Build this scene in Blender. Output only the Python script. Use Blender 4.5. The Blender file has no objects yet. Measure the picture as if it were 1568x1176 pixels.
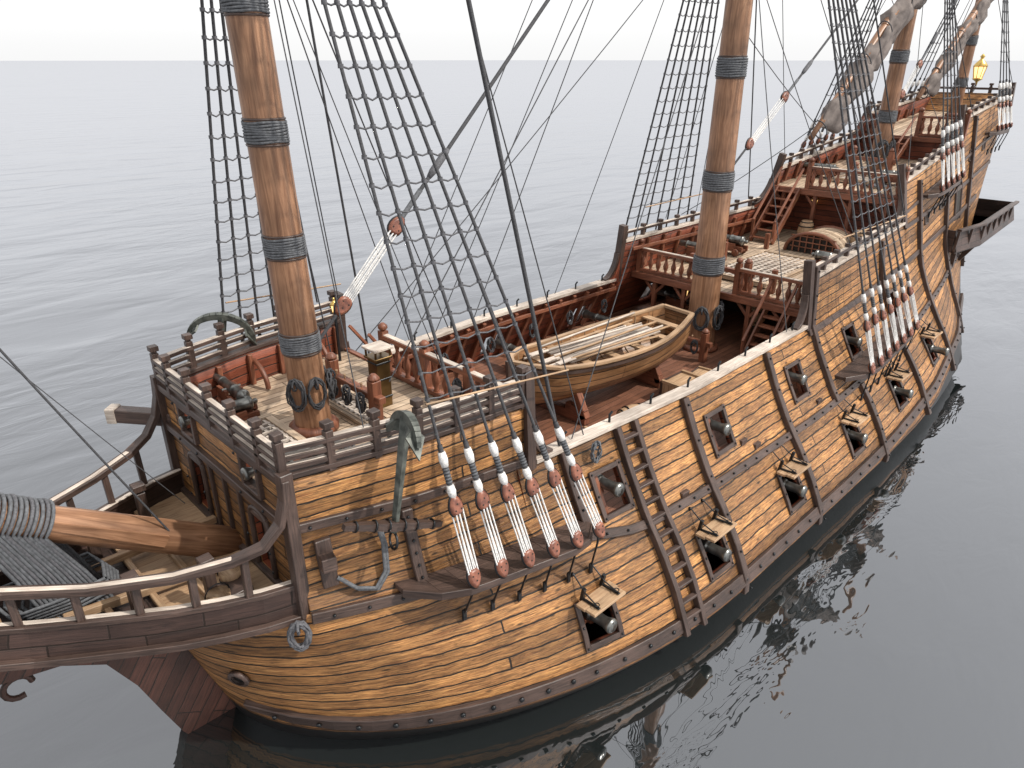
import bpy, math, random
from mathutils import Vector, Matrix
random.seed(7)
V=Vector
def interp(t,x):
    if x<=t[0][0]: return t[0][1]
    for a,b in zip(t,t[1:]):
        if x<=b[0]: return a[1]+(b[1]-a[1])*(x-a[0])/(b[0]-a[0])
    return t[-1][1]
# ------------------------------------------------------------ hull form
TOP=[(2.2,0),(2.6,1.1),(3.2,1.9),(3.97,2.5),(6,3.0),(8.3,3.25),(13.5,3.57),(19.4,3.47),(28,3.15),(36,2.7),(43,2.2)]
SL=[(0,0),(14,-.05),(19.6,-.09),(28,-.24),(43,-.08)]
def xs(z): return 3.25-.3*z if z<3.5 else 2.2
def sheer(x): return .004*(x-18)**2 if x>18 else 0.0
def hw(x,z):
    q=max(0,min(1,(x-xs(z))/10))
    low=5.8*(1-(1-q)**2)**.55
    if x>22: low*=interp([(22,1),(27,.97),(32,.86),(36,.66),(38,.5),(43,.42)],x)
    top=interp(TOP,x)
    fr=interp([(0,0),(.226,.19),(.4,.38),(.571,.6),(.8,.83),(1,1)],(z-.6)/4.2)
    w=low+(top-low)*fr
    if z>4.8: w+=interp(SL,x)*(z-4.8)
    if z<.6: w*=1-.09*(.6-z)-.03*(.6-z)**2
    return w
def hp(x,z,s,off=0):
    n=hn(x,z,s); p=V((x,s*hw(x,z),z)); return p+n*off
def hn(x,z,s):
    e=.15
    a=(hw(x+e,z)-hw(x-e,z))/(2*e); b=(hw(x,z+e)-hw(x,z-e))/(2*e)
    a=max(-1.6,min(1.6,a)); b=max(-1.2,min(1.2,b))
    return V((-a,s,-b)).normalized()
def lin(a,b,n): return [a+(b-a)*i/(n-1) for i in range(n)]
# ------------------------------------------------------------ materials
def newmat(name):
    m=bpy.data.materials.new(name); m.use_nodes=True
    nt=m.node_tree; nt.nodes.clear()
    o=nt.nodes.new('ShaderNodeOutputMaterial'); b=nt.nodes.new('ShaderNodeBsdfPrincipled')
    nt.links.new(b.outputs[0],o.inputs[0]); return m,nt,b
def node(nt,t,**k):
    n=nt.nodes.new(t)
    for a,v in k.items():
        if a.startswith('_'): setattr(n,a[1:],v)
        else: n.inputs[a.replace('__',' ')].default_value=v
    return n
def rgba(c): return (c[0],c[1],c[2],1)
def mixc(nt,f,a,b,mode='MIX'):
    n=nt.nodes.new('ShaderNodeMix'); n.data_type='RGBA'; n.blend_type=mode
    for s,v in ((0,f),(6,a),(7,b)):
        if hasattr(v,'is_linked') or hasattr(v,'links'): nt.links.new(v,n.inputs[s])
        else: n.inputs[s].default_value=v if s==0 else rgba(v)
    return n.outputs[2]
def ramp(nt,src,pts):
    r=nt.nodes.new('ShaderNodeValToRGB')
    while len(r.color_ramp.elements)<len(pts): r.color_ramp.elements.new(.5)
    for e,(p,c) in zip(r.color_ramp.elements,pts):
        e.position=p; e.color=rgba(c) if isinstance(c,tuple) else (c,c,c,1)
    nt.links.new(src,r.inputs[0]); return r.outputs[0]
def wood(name,c1,c2,rough=.55,plank=None,gs=(1.5,22),bump=.3,knots=0,seamw=.016,wob=.03,seamc=(.015,.009,.006),var=.6,spec=.4,grime=False,dist=1.2):
    m,nt,b=newmat(name); L=nt.links.new
    uv=nt.nodes.new('ShaderNodeUVMap')
    mp=node(nt,'ShaderNodeMapping'); L(uv.outputs[0],mp.inputs[0]); mp.inputs['Scale'].default_value=(gs[0],gs[1],1)
    n1=node(nt,'ShaderNodeTexNoise',Scale=1.0,Detail=7.0,Roughness=.65,Distortion=dist); L(mp.outputs[0],n1.inputs['Vector'])
    g=ramp(nt,n1.outputs['Fac'],[(.34,0.),(.66,1.)])
    col=mixc(nt,g,c2,c1)
    n2=node(nt,'ShaderNodeTexNoise',Scale=.9,Detail=3.0); L(uv.outputs[0],n2.inputs['Vector'])
    big=ramp(nt,n2.outputs['Fac'],[(.35,.62),(.65,1.1)])
    col=mixc(nt,1.0,col,big,'MULTIPLY')
    h=n1.outputs['Fac']
    if knots:
        for sc,pt in (((1.7,4.2,1),[(.0,.08),(.07,.25),(.15,1.)]),((3.1,9.0,1),[(.0,.12),(.05,.4),(.09,1.)])):
            mk=node(nt,'ShaderNodeMapping'); L(uv.outputs[0],mk.inputs[0]); mk.inputs['Scale'].default_value=sc
            vo=node(nt,'ShaderNodeTexVoronoi',Scale=1.0,Randomness=1.0); L(mk.outputs[0],vo.inputs['Vector'])
            k=ramp(nt,vo.outputs['Distance'],pt)
            col=mixc(nt,knots,col,k,'MULTIPLY')
        mk2=node(nt,'ShaderNodeMapping'); L(uv.outputs[0],mk2.inputs[0]); mk2.inputs['Scale'].default_value=(.8,9,1)
        n4=node(nt,'ShaderNodeTexNoise',Scale=1.0,Detail=5.0,Distortion=2.5); L(mk2.outputs[0],n4.inputs['Vector'])
        k2=ramp(nt,n4.outputs['Fac'],[(.42,1.),(.47,.45),(.5,1.)])
        col=mixc(nt,.9,col,k2,'MULTIPLY')
        mk3=node(nt,'ShaderNodeMapping'); L(uv.outputs[0],mk3.inputs[0]); mk3.inputs['Scale'].default_value=(3,30,1)
        n5=node(nt,'ShaderNodeTexNoise',Scale=1.0,Detail=6.0,Roughness=.7); L(mk3.outputs[0],n5.inputs['Vector'])
        k3=ramp(nt,n5.outputs['Fac'],[(.34,.42),(.5,1.),(.68,1.55)])
        col=mixc(nt,1.0,col,k3,'MULTIPLY')
    if plank:
        n3=node(nt,'ShaderNodeTexNoise',Scale=2.3,Detail=4.0); L(uv.outputs[0],n3.inputs['Vector'])
        va=nt.nodes.new('ShaderNodeVectorMath'); va.operation='SUBTRACT'; L(n3.outputs['Color'],va.inputs[0]); va.inputs[1].default_value=(.5,.5,.5)
        vb=nt.nodes.new('ShaderNodeVectorMath'); vb.operation='SCALE'; L(va.outputs[0],vb.inputs[0]); vb.inputs['Scale'].default_value=wob*2
        vc=nt.nodes.new('ShaderNodeVectorMath'); vc.operation='ADD'; L(uv.outputs[0],vc.inputs[0]); L(vb.outputs[0],vc.inputs[1])
        br=node(nt,'ShaderNodeTexBrick',Scale=1.0); L(vc.outputs[0],br.inputs['Vector'])
        br.inputs['Color1'].default_value=(0,0,0,1); br.inputs['Color2'].default_value=(1,1,1,1); br.inputs['Mortar'].default_value=(.5,.5,.5,1)
        br.inputs['Mortar Size'].default_value=seamw; br.inputs['Mortar Smooth'].default_value=.35
        br.inputs['Brick Width'].default_value=plank[1]; br.inputs['Row Height'].default_value=plank[0]
        br.offset=.37; br.offset_frequency=3
        pv=ramp(nt,br.outputs['Color'],[(0.,(var,var*.93,var*.85)),(.5,(.9,.87,.85)),(1.,(1.18,1.16,1.12))])
        col=mixc(nt,1.0,col,pv,'MULTIPLY')
        col=mixc(nt,br.outputs['Fac'],col,seamc)
        mm=nt.nodes.new('ShaderNodeMath'); mm.operation='MULTIPLY_ADD'; L(br.outputs['Fac'],mm.inputs[0]); mm.inputs[1].default_value=-1.5; L(n1.outputs['Fac'],mm.inputs[2]); h=mm.outputs[0]
    if grime:
        sx=nt.nodes.new('ShaderNodeSeparateXYZ'); L(uv.outputs[0],sx.inputs[0])
        ad=nt.nodes.new('ShaderNodeMath'); ad.operation='MULTIPLY_ADD'; L(n2.outputs['Fac'],ad.inputs[0]); ad.inputs[1].default_value=-1.6; L(sx.outputs['Y'],ad.inputs[2])
        gg=ramp(nt,ad.outputs[0],[(0.,(.62,.58,.52)),(.55,(1.,1.,1.))]); col=mixc(nt,1.0,col,gg,'MULTIPLY')
    L(col,b.inputs['Base Color'])
    b.inputs['Roughness'].default_value=rough; b.inputs['Specular IOR Level'].default_value=spec
    bp=node(nt,'ShaderNodeBump',Strength=bump,Distance=.02); L(h,bp.inputs['Height']); L(bp.outputs[0],b.inputs['Normal'])
    return m
def simple(name,c,rough=.6,metal=0,noise=8,c2=None,bump=.2,emit=0):
    m,nt,b=newmat(name); L=nt.links.new
    tc=nt.nodes.new('ShaderNodeTexCoord')
    n=node(nt,'ShaderNodeTexNoise',Scale=float(noise),Detail=5.0); L(tc.outputs['Object'],n.inputs['Vector'])
    c2=c2 or tuple(x*.55 for x in c)
    col=mixc(nt,ramp(nt,n.outputs['Fac'],[(.35,0.),(.65,1.)]),c2,c); h=n.outputs['Fac']
    L(col,b.inputs['Base Color']); b.inputs['Roughness'].default_value=rough; b.inputs['Metallic'].default_value=metal
    if emit:
        b.inputs['Emission Color'].default_value=(1,.62,.25,1); b.inputs['Emission Strength'].default_value=emit
    bp=node(nt,'ShaderNodeBump',Strength=bump,Distance=.02); L(h,bp.inputs['Height']); L(bp.outputs[0],b.inputs['Normal'])
    return m
M={}
M['hull']=wood('hull_planks',(.50,.26,.093),(.21,.086,.03),plank=(.27,11),knots=.92,bump=.8,rough=.5,seamw=.02,wob=.045,var=.46,grime=True,seamc=(.009,.006,.004))
M['red']=wood('red_painted_wood',(.26,.066,.03),(.115,.03,.015),plank=(.24,3.1),bump=.5)
M['redtrim']=wood('red_trim_wood',(.28,.105,.056),(.12,.042,.024),bump=.4,rough=.45)
M['dark']=wood('dark_oak',(.095,.06,.048),(.036,.024,.02),bump=.5,rough=.42)
M['darkplank']=wood('dark_oak_planks',(.078,.046,.038),(.033,.021,.018),plank=(.3,1.3),bump=.4,var=.5,rough=.45)
M['tar']=simple('tarred_hull',(.009,.008,.008),.45)
M['cap']=wood('pale_wood_sky_sheen',(.66,.58,.50),(.36,.29,.24),bump=.2)  # pale wood tone; on rail tops the sky's reflection is painted into it
M['deck']=wood('deck_planks',(.60,.48,.36),(.36,.26,.18),plank=(.2,3.2),bump=.3,seamw=.012,wob=.01,seamc=(.06,.04,.025),var=.65)
M['reddeck']=wood('waist_deck_planks',(.26,.12,.075),(.14,.06,.035),plank=(.2,3.2),bump=.3,seamw=.01,wob=.01,seamc=(.04,.02,.013),var=.7)
M['mast']=wood('mast_wood',(.36,.195,.11),(.15,.066,.032),gs=(.45,6),bump=.15,rough=.42,dist=2.2)
M['light']=wood('light_wood',(.48,.33,.20),(.27,.155,.085),bump=.2)
M['boat']=wood('boat_planks',(.42,.235,.115),(.22,.105,.048),plank=(.13,3),bump=.3,seamw=.009,wob=.006,rough=.4)
M['rope']=simple('tarred_rope',(.055,.055,.06),.8,noise=30)
M['ratl']=simple('ratline_rope',(.11,.11,.12),.8,noise=30)
M['wold']=simple('rope_wolding',(.115,.12,.13),.8,noise=20)
M['white']=simple('white_cordage',(.74,.73,.71),.8,noise=40,c2=(.45,.44,.43))
M['iron']=simple('black_iron',(.04,.042,.045),.4,.8)
M['bronze']=simple('gunmetal',(.24,.24,.225),.3,.85,noise=5,c2=(.1,.1,.095))
M['brass']=simple('brass_plate',(.22,.14,.06),.3,.9,noise=3)
M['gilt']=simple('gilded_brass',(.75,.50,.15),.3,.8,noise=3)
M['steel']=simple('weathered_anchor_iron',(.12,.128,.112),.5,.3,noise=6,c2=(.035,.04,.035))
M['canvas']=simple('furled_canvas',(.18,.15,.135),.85,noise=3,c2=(.075,.06,.055),bump=.6)
M['deadeye']=simple('deadeye_wood',(.25,.09,.052),.4,noise=9,c2=(.11,.04,.027))
M['glass']=simple('lamp_glass',(.9,.7,.35),.2,emit=1.6)
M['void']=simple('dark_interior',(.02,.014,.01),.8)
M['redknee']=wood('head_knee_wood',(.11,.045,.032),(.05,.023,.017),plank=(.3,2.2),bump=.4,var=.6)
MN=list(M)
# ------------------------------------------------------------ builder
class B:
    def __init__(s): s.v=[];s.f=[];s.uv=[];s.m=[];s.sm=[]
    def face(s,ps,uvs,m,smooth=False):
        k=len(s.v); s.v+= [tuple(p) for p in ps]; s.f.append(tuple(range(k,k+len(ps)))); s.uv.append(uvs); s.m.append(m); s.sm.append(smooth)
    def idx(s,ids,uvs,m,smooth=False): s.f.append(tuple(ids)); s.uv.append(uvs); s.m.append(m); s.sm.append(smooth)
    def hexa(s,c,m):
        k=len(s.v); s.v+=[tuple(p) for p in c]; o=(random.random()*50,random.random()*50)
        lx=(c[1]-c[0]).length; ly=(c[3]-c[0]).length; lz=(c[4]-c[0]).length
        for ids,a,b_,sw in (((0,3,2,1),ly,lx,1),((4,5,6,7),lx,ly,0),((0,1,5,4),lx,lz,0),((2,3,7,6),lx,lz,0),((0,4,7,3),lz,ly,0),((1,2,6,5),ly,lz,0)):
            if sw: u=[(o[0],o[1]),(o[0],o[1]+a),(o[0]+b_,o[1]+a),(o[0]+b_,o[1])]
            else: u=[(o[0],o[1]),(o[0]+a,o[1]),(o[0]+a,o[1]+b_),(o[0],o[1]+b_)]
            s.idx([k+i for i in ids],u,m)
    def beam(s,p0,p1,w,h,m,up=V((0,0,1)),w1=None,h1=None):
        p0=V(p0);p1=V(p1); t=(p1-p0).normalized(); a=up.cross(t)
        if a.length<1e-3: a=V((1,0,0)) if abs(t.x)<.9 else V((0,1,0)); a=(a-t*a.dot(t))
        a.normalize(); b=t.cross(a); w1=w1 or w; h1=h1 or h
        f=lambda P,W,H_,i,j:P+a*(W/2*i)+b*(H_/2*j)
        c=[f(p0,w,h,-1,-1),f(p1,w1,h1,-1,-1),f(p1,w1,h1,1,-1),f(p0,w,h,1,-1),f(p0,w,h,-1,1),f(p1,w1,h1,-1,1),f(p1,w1,h1,1,1),f(p0,w,h,1,1)]
        s.hexa(c,m)
    def box(s,c,sz,m,rz=0):
        c=V(c); d=sz[0]; R=Matrix.Rotation(rz,3,'Z')
        ax=R@V((1,0,0)); s.beam(c-ax*d/2,c+ax*d/2,sz[1],sz[2],m)
    def tube(s,pts,r,m,n=6,caps=False):
        pts=[V(p) for p in pts]; N=len(pts); rs=r if isinstance(r,list) else [r]*N
        k=len(s.v); ref=None; L=0; Ls=[]; oo=random.random()*20
        for i,p in enumerate(pts):
            if i: L+=(p-pts[i-1]).length
            Ls.append(L)
            t=((pts[min(i+1,N-1)]-pts[max(i-1,0)])).normalized()
            if ref is None: ref=V((0,0,1)) if abs(t.z)<.9 else V((1,0,0))
            a=(ref-t*ref.dot(t)).normalized(); b=t.cross(a); ref=a
            for j in range(n):
                g=2*math.pi*j/n; s.v.append(tuple(p+(a*math.cos(g)+b*math.sin(g))*rs[i]))
        for i in range(N-1):
            c0=2*math.pi*rs[0]
            for j in range(n):
                j2=(j+1)%n
                s.idx((k+i*n+j,k+i*n+j2,k+(i+1)*n+j2,k+(i+1)*n+j),[(Ls[i]+oo,j/n*c0),(Ls[i]+oo,(j+1)/n*c0),(Ls[i+1]+oo,(j+1)/n*c0),(Ls[i+1]+oo,j/n*c0)],m,True)
        if caps:
            s.idx([k+j for j in range(n)][::-1],[(0,0)]*n,m); s.idx([k+(N-1)*n+j for j in range(n)],[(0,0)]*n,m)
    def lathe(s,prof,o,ax,m,n=12,caps=True):
        o=V(o);ax=V(ax).normalized(); s.tube([o+ax*h+ax*1e-4*i for i,(r,h) in enumerate(prof)],[r for r,h in prof],m,n,caps)
    def strip(s,pts,nrm,w,t,m):
        N=len(pts); k=len(s.v); L=0; oo=random.random()*20; Ls=[]
        for i,p in enumerate(pts):
            if i: L+=(p-pts[i-1]).length
            Ls.append(L+oo)
            tg=(pts[min(i+1,N-1)]-pts[max(i-1,0)]).normalized(); nn=nrm[i]; nn=(nn-tg*nn.dot(tg)).normalized(); a=tg.cross(nn)
            for q,e in ((-1,-.02),(1,-.02),(1,t),(-1,t)): s.v.append(tuple(p+a*(w/2*q)+nn*e))
        for i in range(N-1):
            for j,(wa,wb) in enumerate(((0,w),(w,w+t),(w+t,2*w+t),(2*w+t,2*w+2*t))):
                j2=(j+1)%4
                s.idx((k+i*4+j,k+(i+1)*4+j,k+(i+1)*4+j2,k+i*4+j2),[(Ls[i],wa),(Ls[i+1],wa),(Ls[i+1],wb),(Ls[i],wb)],m)
        s.idx((k,k+1,k+2,k+3),[(0,0),(w,0),(w,t),(0,t)],m); e=k+(N-1)*4; s.idx((e+3,e+2,e+1,e),[(0,0),(w,0),(w,t),(0,t)],m)
    def obj(s,name,parent=None,bevel=0,mats=None,solid=None,merge=False):
        used=mats or sorted(set(s.m),key=lambda q:MN.index(q))
        me=bpy.data.meshes.new(name); me.from_pydata(s.v,[],s.f)
        for u in used: me.materials.append(M[u])
        uvl=me.uv_layers.new(name='UVMap'); flat=[]
        for u in s.uv:
            for q in u: flat+= [q[0],q[1]]
        uvl.data.foreach_set('uv',flat)
        me.polygons.foreach_set('material_index',[used.index(q) for q in s.m]); me.polygons.foreach_set('use_smooth',s.sm)
        if merge:
            import bmesh
            bm=bmesh.new(); bm.from_mesh(me); bmesh.ops.remove_doubles(bm,verts=bm.verts,dist=.0015); bm.to_mesh(me); bm.free()
        me.update()
        o=bpy.data.objects.new(name,me); bpy.context.collection.objects.link(o)
        if parent: o.parent=parent
        if solid:
            md=o.modifiers.new('solid','SOLIDIFY'); md.thickness=solid; md.offset=-1; md.material_offset=1; md.material_offset_rim=1
        if bevel:
            md=o.modifiers.new('bevel','BEVEL'); md.width=bevel; md.segments=1; md.limit_method='ANGLE'
        return o
def empty(name,loc=(0,0,0)):
    e=bpy.data.objects.new(name,None); e.location=loc; bpy.context.collection.objects.link(e); e.empty_display_size=.3; return e
ship=empty('sailing_ship')
Z=V((0,0,1))
# ------------------------------------------------------------ hull shell
LP=[8.85,12.4,16.1,20.02,23.9,28.0]; UP=[10.2,14.1,18.2,22.2,26.2]; PW=.37; LZ=1.72; UZ=3.7; PH=.39
tops=[lambda x:6.05,lambda x:4.78,lambda x:interp([(19.6,6.1),(28.4,6.35)],x),lambda x:interp([(28.4,7.75),(35.3,8.6)],x),lambda x:interp([(35.3,9.5),(43,10.2)],x)]
segs=[(2.2,8.4),(8.4,19.6),(19.6,28.4),(28.4,35.3),(35.3,43)]
def xe(z): return 35+.76*max(-1,min(z,10.6))
def umap(u,z):
    if u<8.4:
        x0=xs(z) if z<3.56 else 3.97
        return x0+(u-2.2)*(8.4-x0)/6.2
    if u>30: return 30+(u-30)*(xe(z)-30)/13
    return u
base=[-2,-1.2,-.6,-.2,.1,.42,.6,.85,1.1,LZ-PH,LZ+PH,2.4,2.7,3.0,UZ-PH,3.55,3.57,UZ+PH,4.3]
for side in (-1,1):
    b=B()
    for k,((u0,u1),tp) in enumerate(zip(segs,tops)):
        if k==0: us=[2.2+6.2*c for c in (0,.004,.015,.035,.065,.1,.15,.21,.28,.36,.45,.55,.65,.75,.84,.92,1)]
        else:
            us=lin(u0,u1,int((u1-u0)/.55)+2); ed=[]
            for p in LP+UP:
                if u0<p<u1: ed+=[p-PW,p+PW]
            us=[u for u in us if u in(u0,u1) or all(abs(u-e)>.1 for e in ed)]+ed; us=sorted(us)
        nt_=5
        def zz(j,u):
            if j<len(base): return base[j]+sheer(u)
            return base[-1]+sheer(u)+(tp(u)-base[-1]-sheer(u))*(j-len(base)+1)/nt_
        nr=len(base)+nt_
        ids={}
        for i,u in enumerate(us):
            for j in range(nr):
                z=zz(j,u); x=umap(u,z); ids[i,j]=len(b.v); b.v.append((x,side*hw(x,z),z))
        for i in range(len(us)-1):
            uc=(us[i]+us[i+1])/2
            for j in range(nr-1):
                za=zz(j,uc)-sheer(uc); zb=zz(j+1,uc)-sheer(uc); zc=(za+zb)/2
                if any(abs(uc-p)<PW and abs(zc-LZ)<PH for p in LP) or any(abs(uc-p)<PW and abs(zc-UZ)<PH for p in UP): continue
                q=[(i,j),(i+1,j),(i+1,j+1),(i,j+1)]
                uv=[(b.v[ids[a]][0]+(20 if side>0 else 0),(zz(a[1],us[a[0]])-sheer(us[a[0]]))*1.12) for a in q]
                if side>0: q=q[::-1]; uv=uv[::-1]
                b.idx([ids[a] for a in q],uv,'tar' if zb<=.43 else 'hull',True)
    b.obj('hull_side',ship,mats=['hull','red','tar','tar'],solid=.13,merge=True)
b=B()
zs=[-1,0,1,2,3,4,5,6,7,8,9,10,10.3]
for z0,z1 in zip(zs,zs[1:]):
    for y0,y1 in zip(lin(-1,1,7),lin(-1,1,7)[1:]):
        P=[V((xe(z)-.02,y*hw(xe(z),z),z)) for y,z in ((y0,z0),(y1,z0),(y1,z1),(y0,z1))]
        b.face(P,[(p.y,p.z) for p in P],'hull')
def wall(b,x,z0,z1,m,inset=.1,tx=0):
    for y0,y1 in zip(lin(-1,1,9),lin(-1,1,9)[1:]):
        P=[V((x,y*(hw(x,z)-inset),z)) for y,z in ((y0,z0),(y1,z0),(y1,z1),(y0,z1))]
        b.face(P,[(p.y,p.z*1.12) for p in P],m)
b.obj('transom',ship)
b=B(); X=3.97
zr=[3.57,3.72,4.85,5.3,5.36,5.86,6.05]
ys=[-2.5,-1.65,-1.55,-1.0,-.9,0,.9,1.0,1.55,1.65,2.5]
for y0,y1 in zip(ys,ys[1:]):
    for z0,z1 in zip(zr,zr[1:]):
        yc=abs(y0+y1)/2; zc=(z0+z1)/2
        if .95<yc<1.6 and (3.75<zc<4.8 or 5.36<zc<5.86): continue
        sc=lambda y,z:y*(hw(X,z)/2.5)
        P=[V((X,sc(y,z),z)) for y,z in ((y0,z0),(y1,z0),(y1,z1),(y0,z1))]
        b.face(P[::-1],[(p.y+9,p.z*1.12) for p in P[::-1]],'hull')
b.obj('fore_bulkhead',ship,mats=['hull','red'],solid=.1,merge=True)
b=B()
for s in (-1,1):
    y=1.28*s
    b.box((4.12,y,4.3),(.06,.66,1.3),'dark')
    arc=[V((X-.03,y+.31*math.cos(a),4.72+.22*math.sin(a))) for a in lin(0,math.pi,9)]
    arc=[V((X-.03,y+.31,3.6))]+arc+[V((X-.03,y-.31,3.6))]
    b.tube(arc,.055,'dark',6)
    b.box((X-.02,y,4.83),(.09,.62,.1),'dark')
    for z in (3.95,4.5): b.box((4.08,y,z),(.03,.5,.05),'iron')
    for q in (-.3,.3): b.box((X-.03,y+q,5.61),(.1,.09,.66),'dark')
    for q in (-.29,.29): b.box((X-.035,y,5.61+q),(.1,.52,.08),'dark')
    b.beam((X-.04,2.52*s,3.5),(X-.04,2.52*s,6.2),.2,.2,'dark')
    for y2 in (.9,1.7):
        for z in (3.9,4.3,5.14,5.9): b.lathe([(.035,0),(.03,.02),(.01,.03)],(X-.1,s*y2,z),(-1,0,0),'iron',8)
for z,h in ((3.63,.12),(5.14,.16),(6.0,.14)):
    b.beam((X-.04,-2.44,z),(X-.04,2.44,z),.12,h,'dark')
for y in (-.6,.6,0): b.beam((X-.03,y,3.7),(X-.03,y,5.06),.07,.09,'dark')
b.obj('fore_bulkhead_trim',ship,bevel=.012)
# ------------------------------------------------------------ decks
def deck(b,x0,x1,zf,m,inset=.1):
    xsn=lin(x0,x1,max(3,int((x1-x0)/.7)+1)); yy=lin(-1,1,5)
    for a,c in zip(xsn,xsn[1:]):
        for y0,y1 in zip(yy,yy[1:]):
            P=[V((x,y*(hw(x,zf(x))-inset),zf(x))) for x,y in ((a,y0),(c,y0),(c,y1),(a,y1))]
            b.face(P,[(p.x,p.y) for p in P],m)
b=B()
dz3=lambda x:interp([(28.4,7.15),(35.3,7.8)],x); dz4=lambda x:interp([(35.3,8.75),(43,9.5)],x); dzq=lambda x:interp([(20.4,4.95),(28.4,5.25)],x)
deck(b,4.05,8.5,lambda x:5.3,'deck'); deck(b,8.0,24,lambda x:3.14,'reddeck'); deck(b,20.4,29.5,dzq,'deck'); deck(b,28.4,35.6,dz3,'deck'); deck(b,35.3,42.9,dz4,'deck')
b.obj('decks',ship)
b=B()
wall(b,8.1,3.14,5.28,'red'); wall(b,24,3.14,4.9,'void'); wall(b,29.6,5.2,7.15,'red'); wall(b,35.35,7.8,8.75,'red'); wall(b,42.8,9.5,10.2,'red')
b.obj('deck_bulkheads',ship)
b=B()
for x,z,hh in ((8.5,5.24,.2),(20.38,4.86,.22),(28.38,7.05,.22),(35.28,8.66,.2)):
    w_=hw(x,z)-.12; b.beam((x,-w_,z),(x,w_,z),.14,hh,'redtrim')
for y in (-2.4,-1.2,1.2,2.4):
    b.beam((20.5,y,3.14),(20.5,y,4.8),.14,.14,'redtrim')
    b.beam((20.5,y,4.3),(20.5,y+.45,4.78),.1,.1,'redtrim'); b.beam((20.5,y,4.3),(20.5,y-.45,4.78),.1,.1,'redtrim')
for y in (-2.0,-.7,.7,2.0):
    b.beam((28.5,y,5.2),(28.5,y,7.0),.14,.14,'redtrim'); b.beam((28.5,y,6.5),(28.5,y+.4,6.95),.1,.1,'redtrim')
b.obj('deck_beams',ship,bevel=.012)
# ------------------------------------------------------------ wales, riders
b=B()
def hstrip(x0,x1,zf,w,t,m='dark',n=None,sides=(-1,1)):
    for s in sides:
        X_=lin(x0,x1,n or int((x1-x0)/.5)+3); b.strip([hp(x,zf(x),s) for x in X_],[hn(x,zf(x),s) for x in X_],w,t,m)
wA=lambda x:.82+sheer(x)+max(0,(4.5-x))*.12
hstrip(3.2,36,wA,.3,.1)
wB=lambda x:interp([(4,3.5),(9,3.2),(10.5,2.85),(18,2.7)],x)+sheer(x)
hstrip(3.97,36.5,wB,.2,.08)
hstrip(3.97,8.4,lambda x:interp([(3.97,5.16),(8.4,4.9)],x),.17,.08)
hstrip(19.6,38.5,lambda x:4.6+sheer(x)*.9,.19,.08)
hstrip(28.4,40.5,lambda x:5.9+sheer(x)*.75,.16,.07)
hstrip(28.4,41.5,lambda x:interp([(28.4,6.7),(42,8.9)],x),.12,.06)
RD=((13.1,.45,4.72),(17.0,.45,4.72),(19.85,2.7,6.5),(9.25,3.2,4.75),(5.75,3.5,4.95),(25.7,.6,6.2),(30,.8,7.7),(33.6,1.2,8.3),(37,3.2,9.6),(21.6,.5,2.7))
for x,z0,z1 in RD:
    for s in (-1,1):
        Z_=lin(z1,z0,12); b.strip([hp(x,z,s) for z in Z_],[hn(x,z,s) for z in Z_],.2,.14,'dark')
b.strip([V((2.3,0,3.6)),V((2.45,0,2.6)),V((2.8,0,1.4)),V((3.15,0,.3)),V((3.7,0,-1))],[V((-1,0,-.3))]*5,.3,.22,'dark')
b.obj('wales_and_riders',ship,bevel=.015)
# gun port frames, lids, straps
b=B()
for s in (-1,1):
    for P_,zc,up in [(p,LZ+sheer(p),0) for p in LP]+[(p,UZ+sheer(p),1) for p in UP]:
        for q in (-1,1):
            x=P_+q*(PW+.03); b.strip([hp(x,z,s) for z in lin(zc-PH-.09,zc+PH+.09,4)],[hn(x,z,s) for z in lin(zc-PH-.09,zc+PH+.09,4)],.11,.055,'dark')
            z=zc+q*(PH+.03); b.strip([hp(x,z,s) for x in lin(P_-PW+.02,P_+PW-.02,3)],[hn(x,z,s) for x in lin(P_-PW+.02,P_+PW-.02,3)],.11,.052,'dark')
            for z in (zc-PH-.03,zc+PH+.03,zc): b.lathe([(.028,0),(.025,.02),(.01,.03)],hp(x,z,s,.055),hn(x,z,s),'iron',7)
        if not up:
            zt=zc+PH+.14
            A=hp(P_,zt,s,.06); out=V((random.uniform(-.03,.03),s,random.uniform(-.02,.1))).normalized()
            for i in range(2):
                o0=A+out*(.02+i*.235)
                b.beam(o0+V((-.5+.02*i,0,0))+out*.1,o0+V((.5-.03*i,0,0))+out*.1,.225,.06,'light')
            for q in (-.3,.3):
                b.beam(A+V((q,0,.05))+out*-.02,A+V((q,0,.055))+out*.44,.06,.025,'iron')
                b.tube([A+V((q,0,.06))+out*.36+V((.05*math.cos(a),.05*math.sin(a),.05)) for a in lin(0,2*math.pi,9)],.013,'iron',5)
                e=A+V((q,0,.07))+out*.4
                up_=hp(P_+q*.8,zt+.42,s,.04)
                b.tube([e,e.lerp(up_,.5)-V((0,0,.07)),up_],.018,'iron',5); b.lathe([(.05,0),(.03,.05)],up_-hn(P_,zt+.4,s)*.04,hn(P_,zt+.4,s),'iron',7)
                b.beam(A+V((q,-.02*s,.0)),A+V((q,.03*s,.3)),.08,.07,'iron')
    for x,z in ((11.0+1.2,2.95),(15.4,2.95),(19.0,2.95),(14.9,3.2)):
        b.beam(hp(x-.13,z,s,.0),hp(x+.13,z,s,.0),.1,.14,'dark')
b.obj('gun_ports',ship,bevel=.008)
b=B()
for s in (-1,1):
    for x in (10.95,11.5):
        b.strip([hp(x-.15,z,s) for z in lin(.6,4.75,14)],[hn(x,z,s) for z in lin(.6,4.75,14)],.13,.16,'dark')
    for z in lin(.95,4.5,12):
        b.beam(hp(10.83,z,s,.1),hp(11.3,z,s,.1),.12,.07,'dark')
b.obj('boarding_ladder',ship,bevel=.01)
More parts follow.
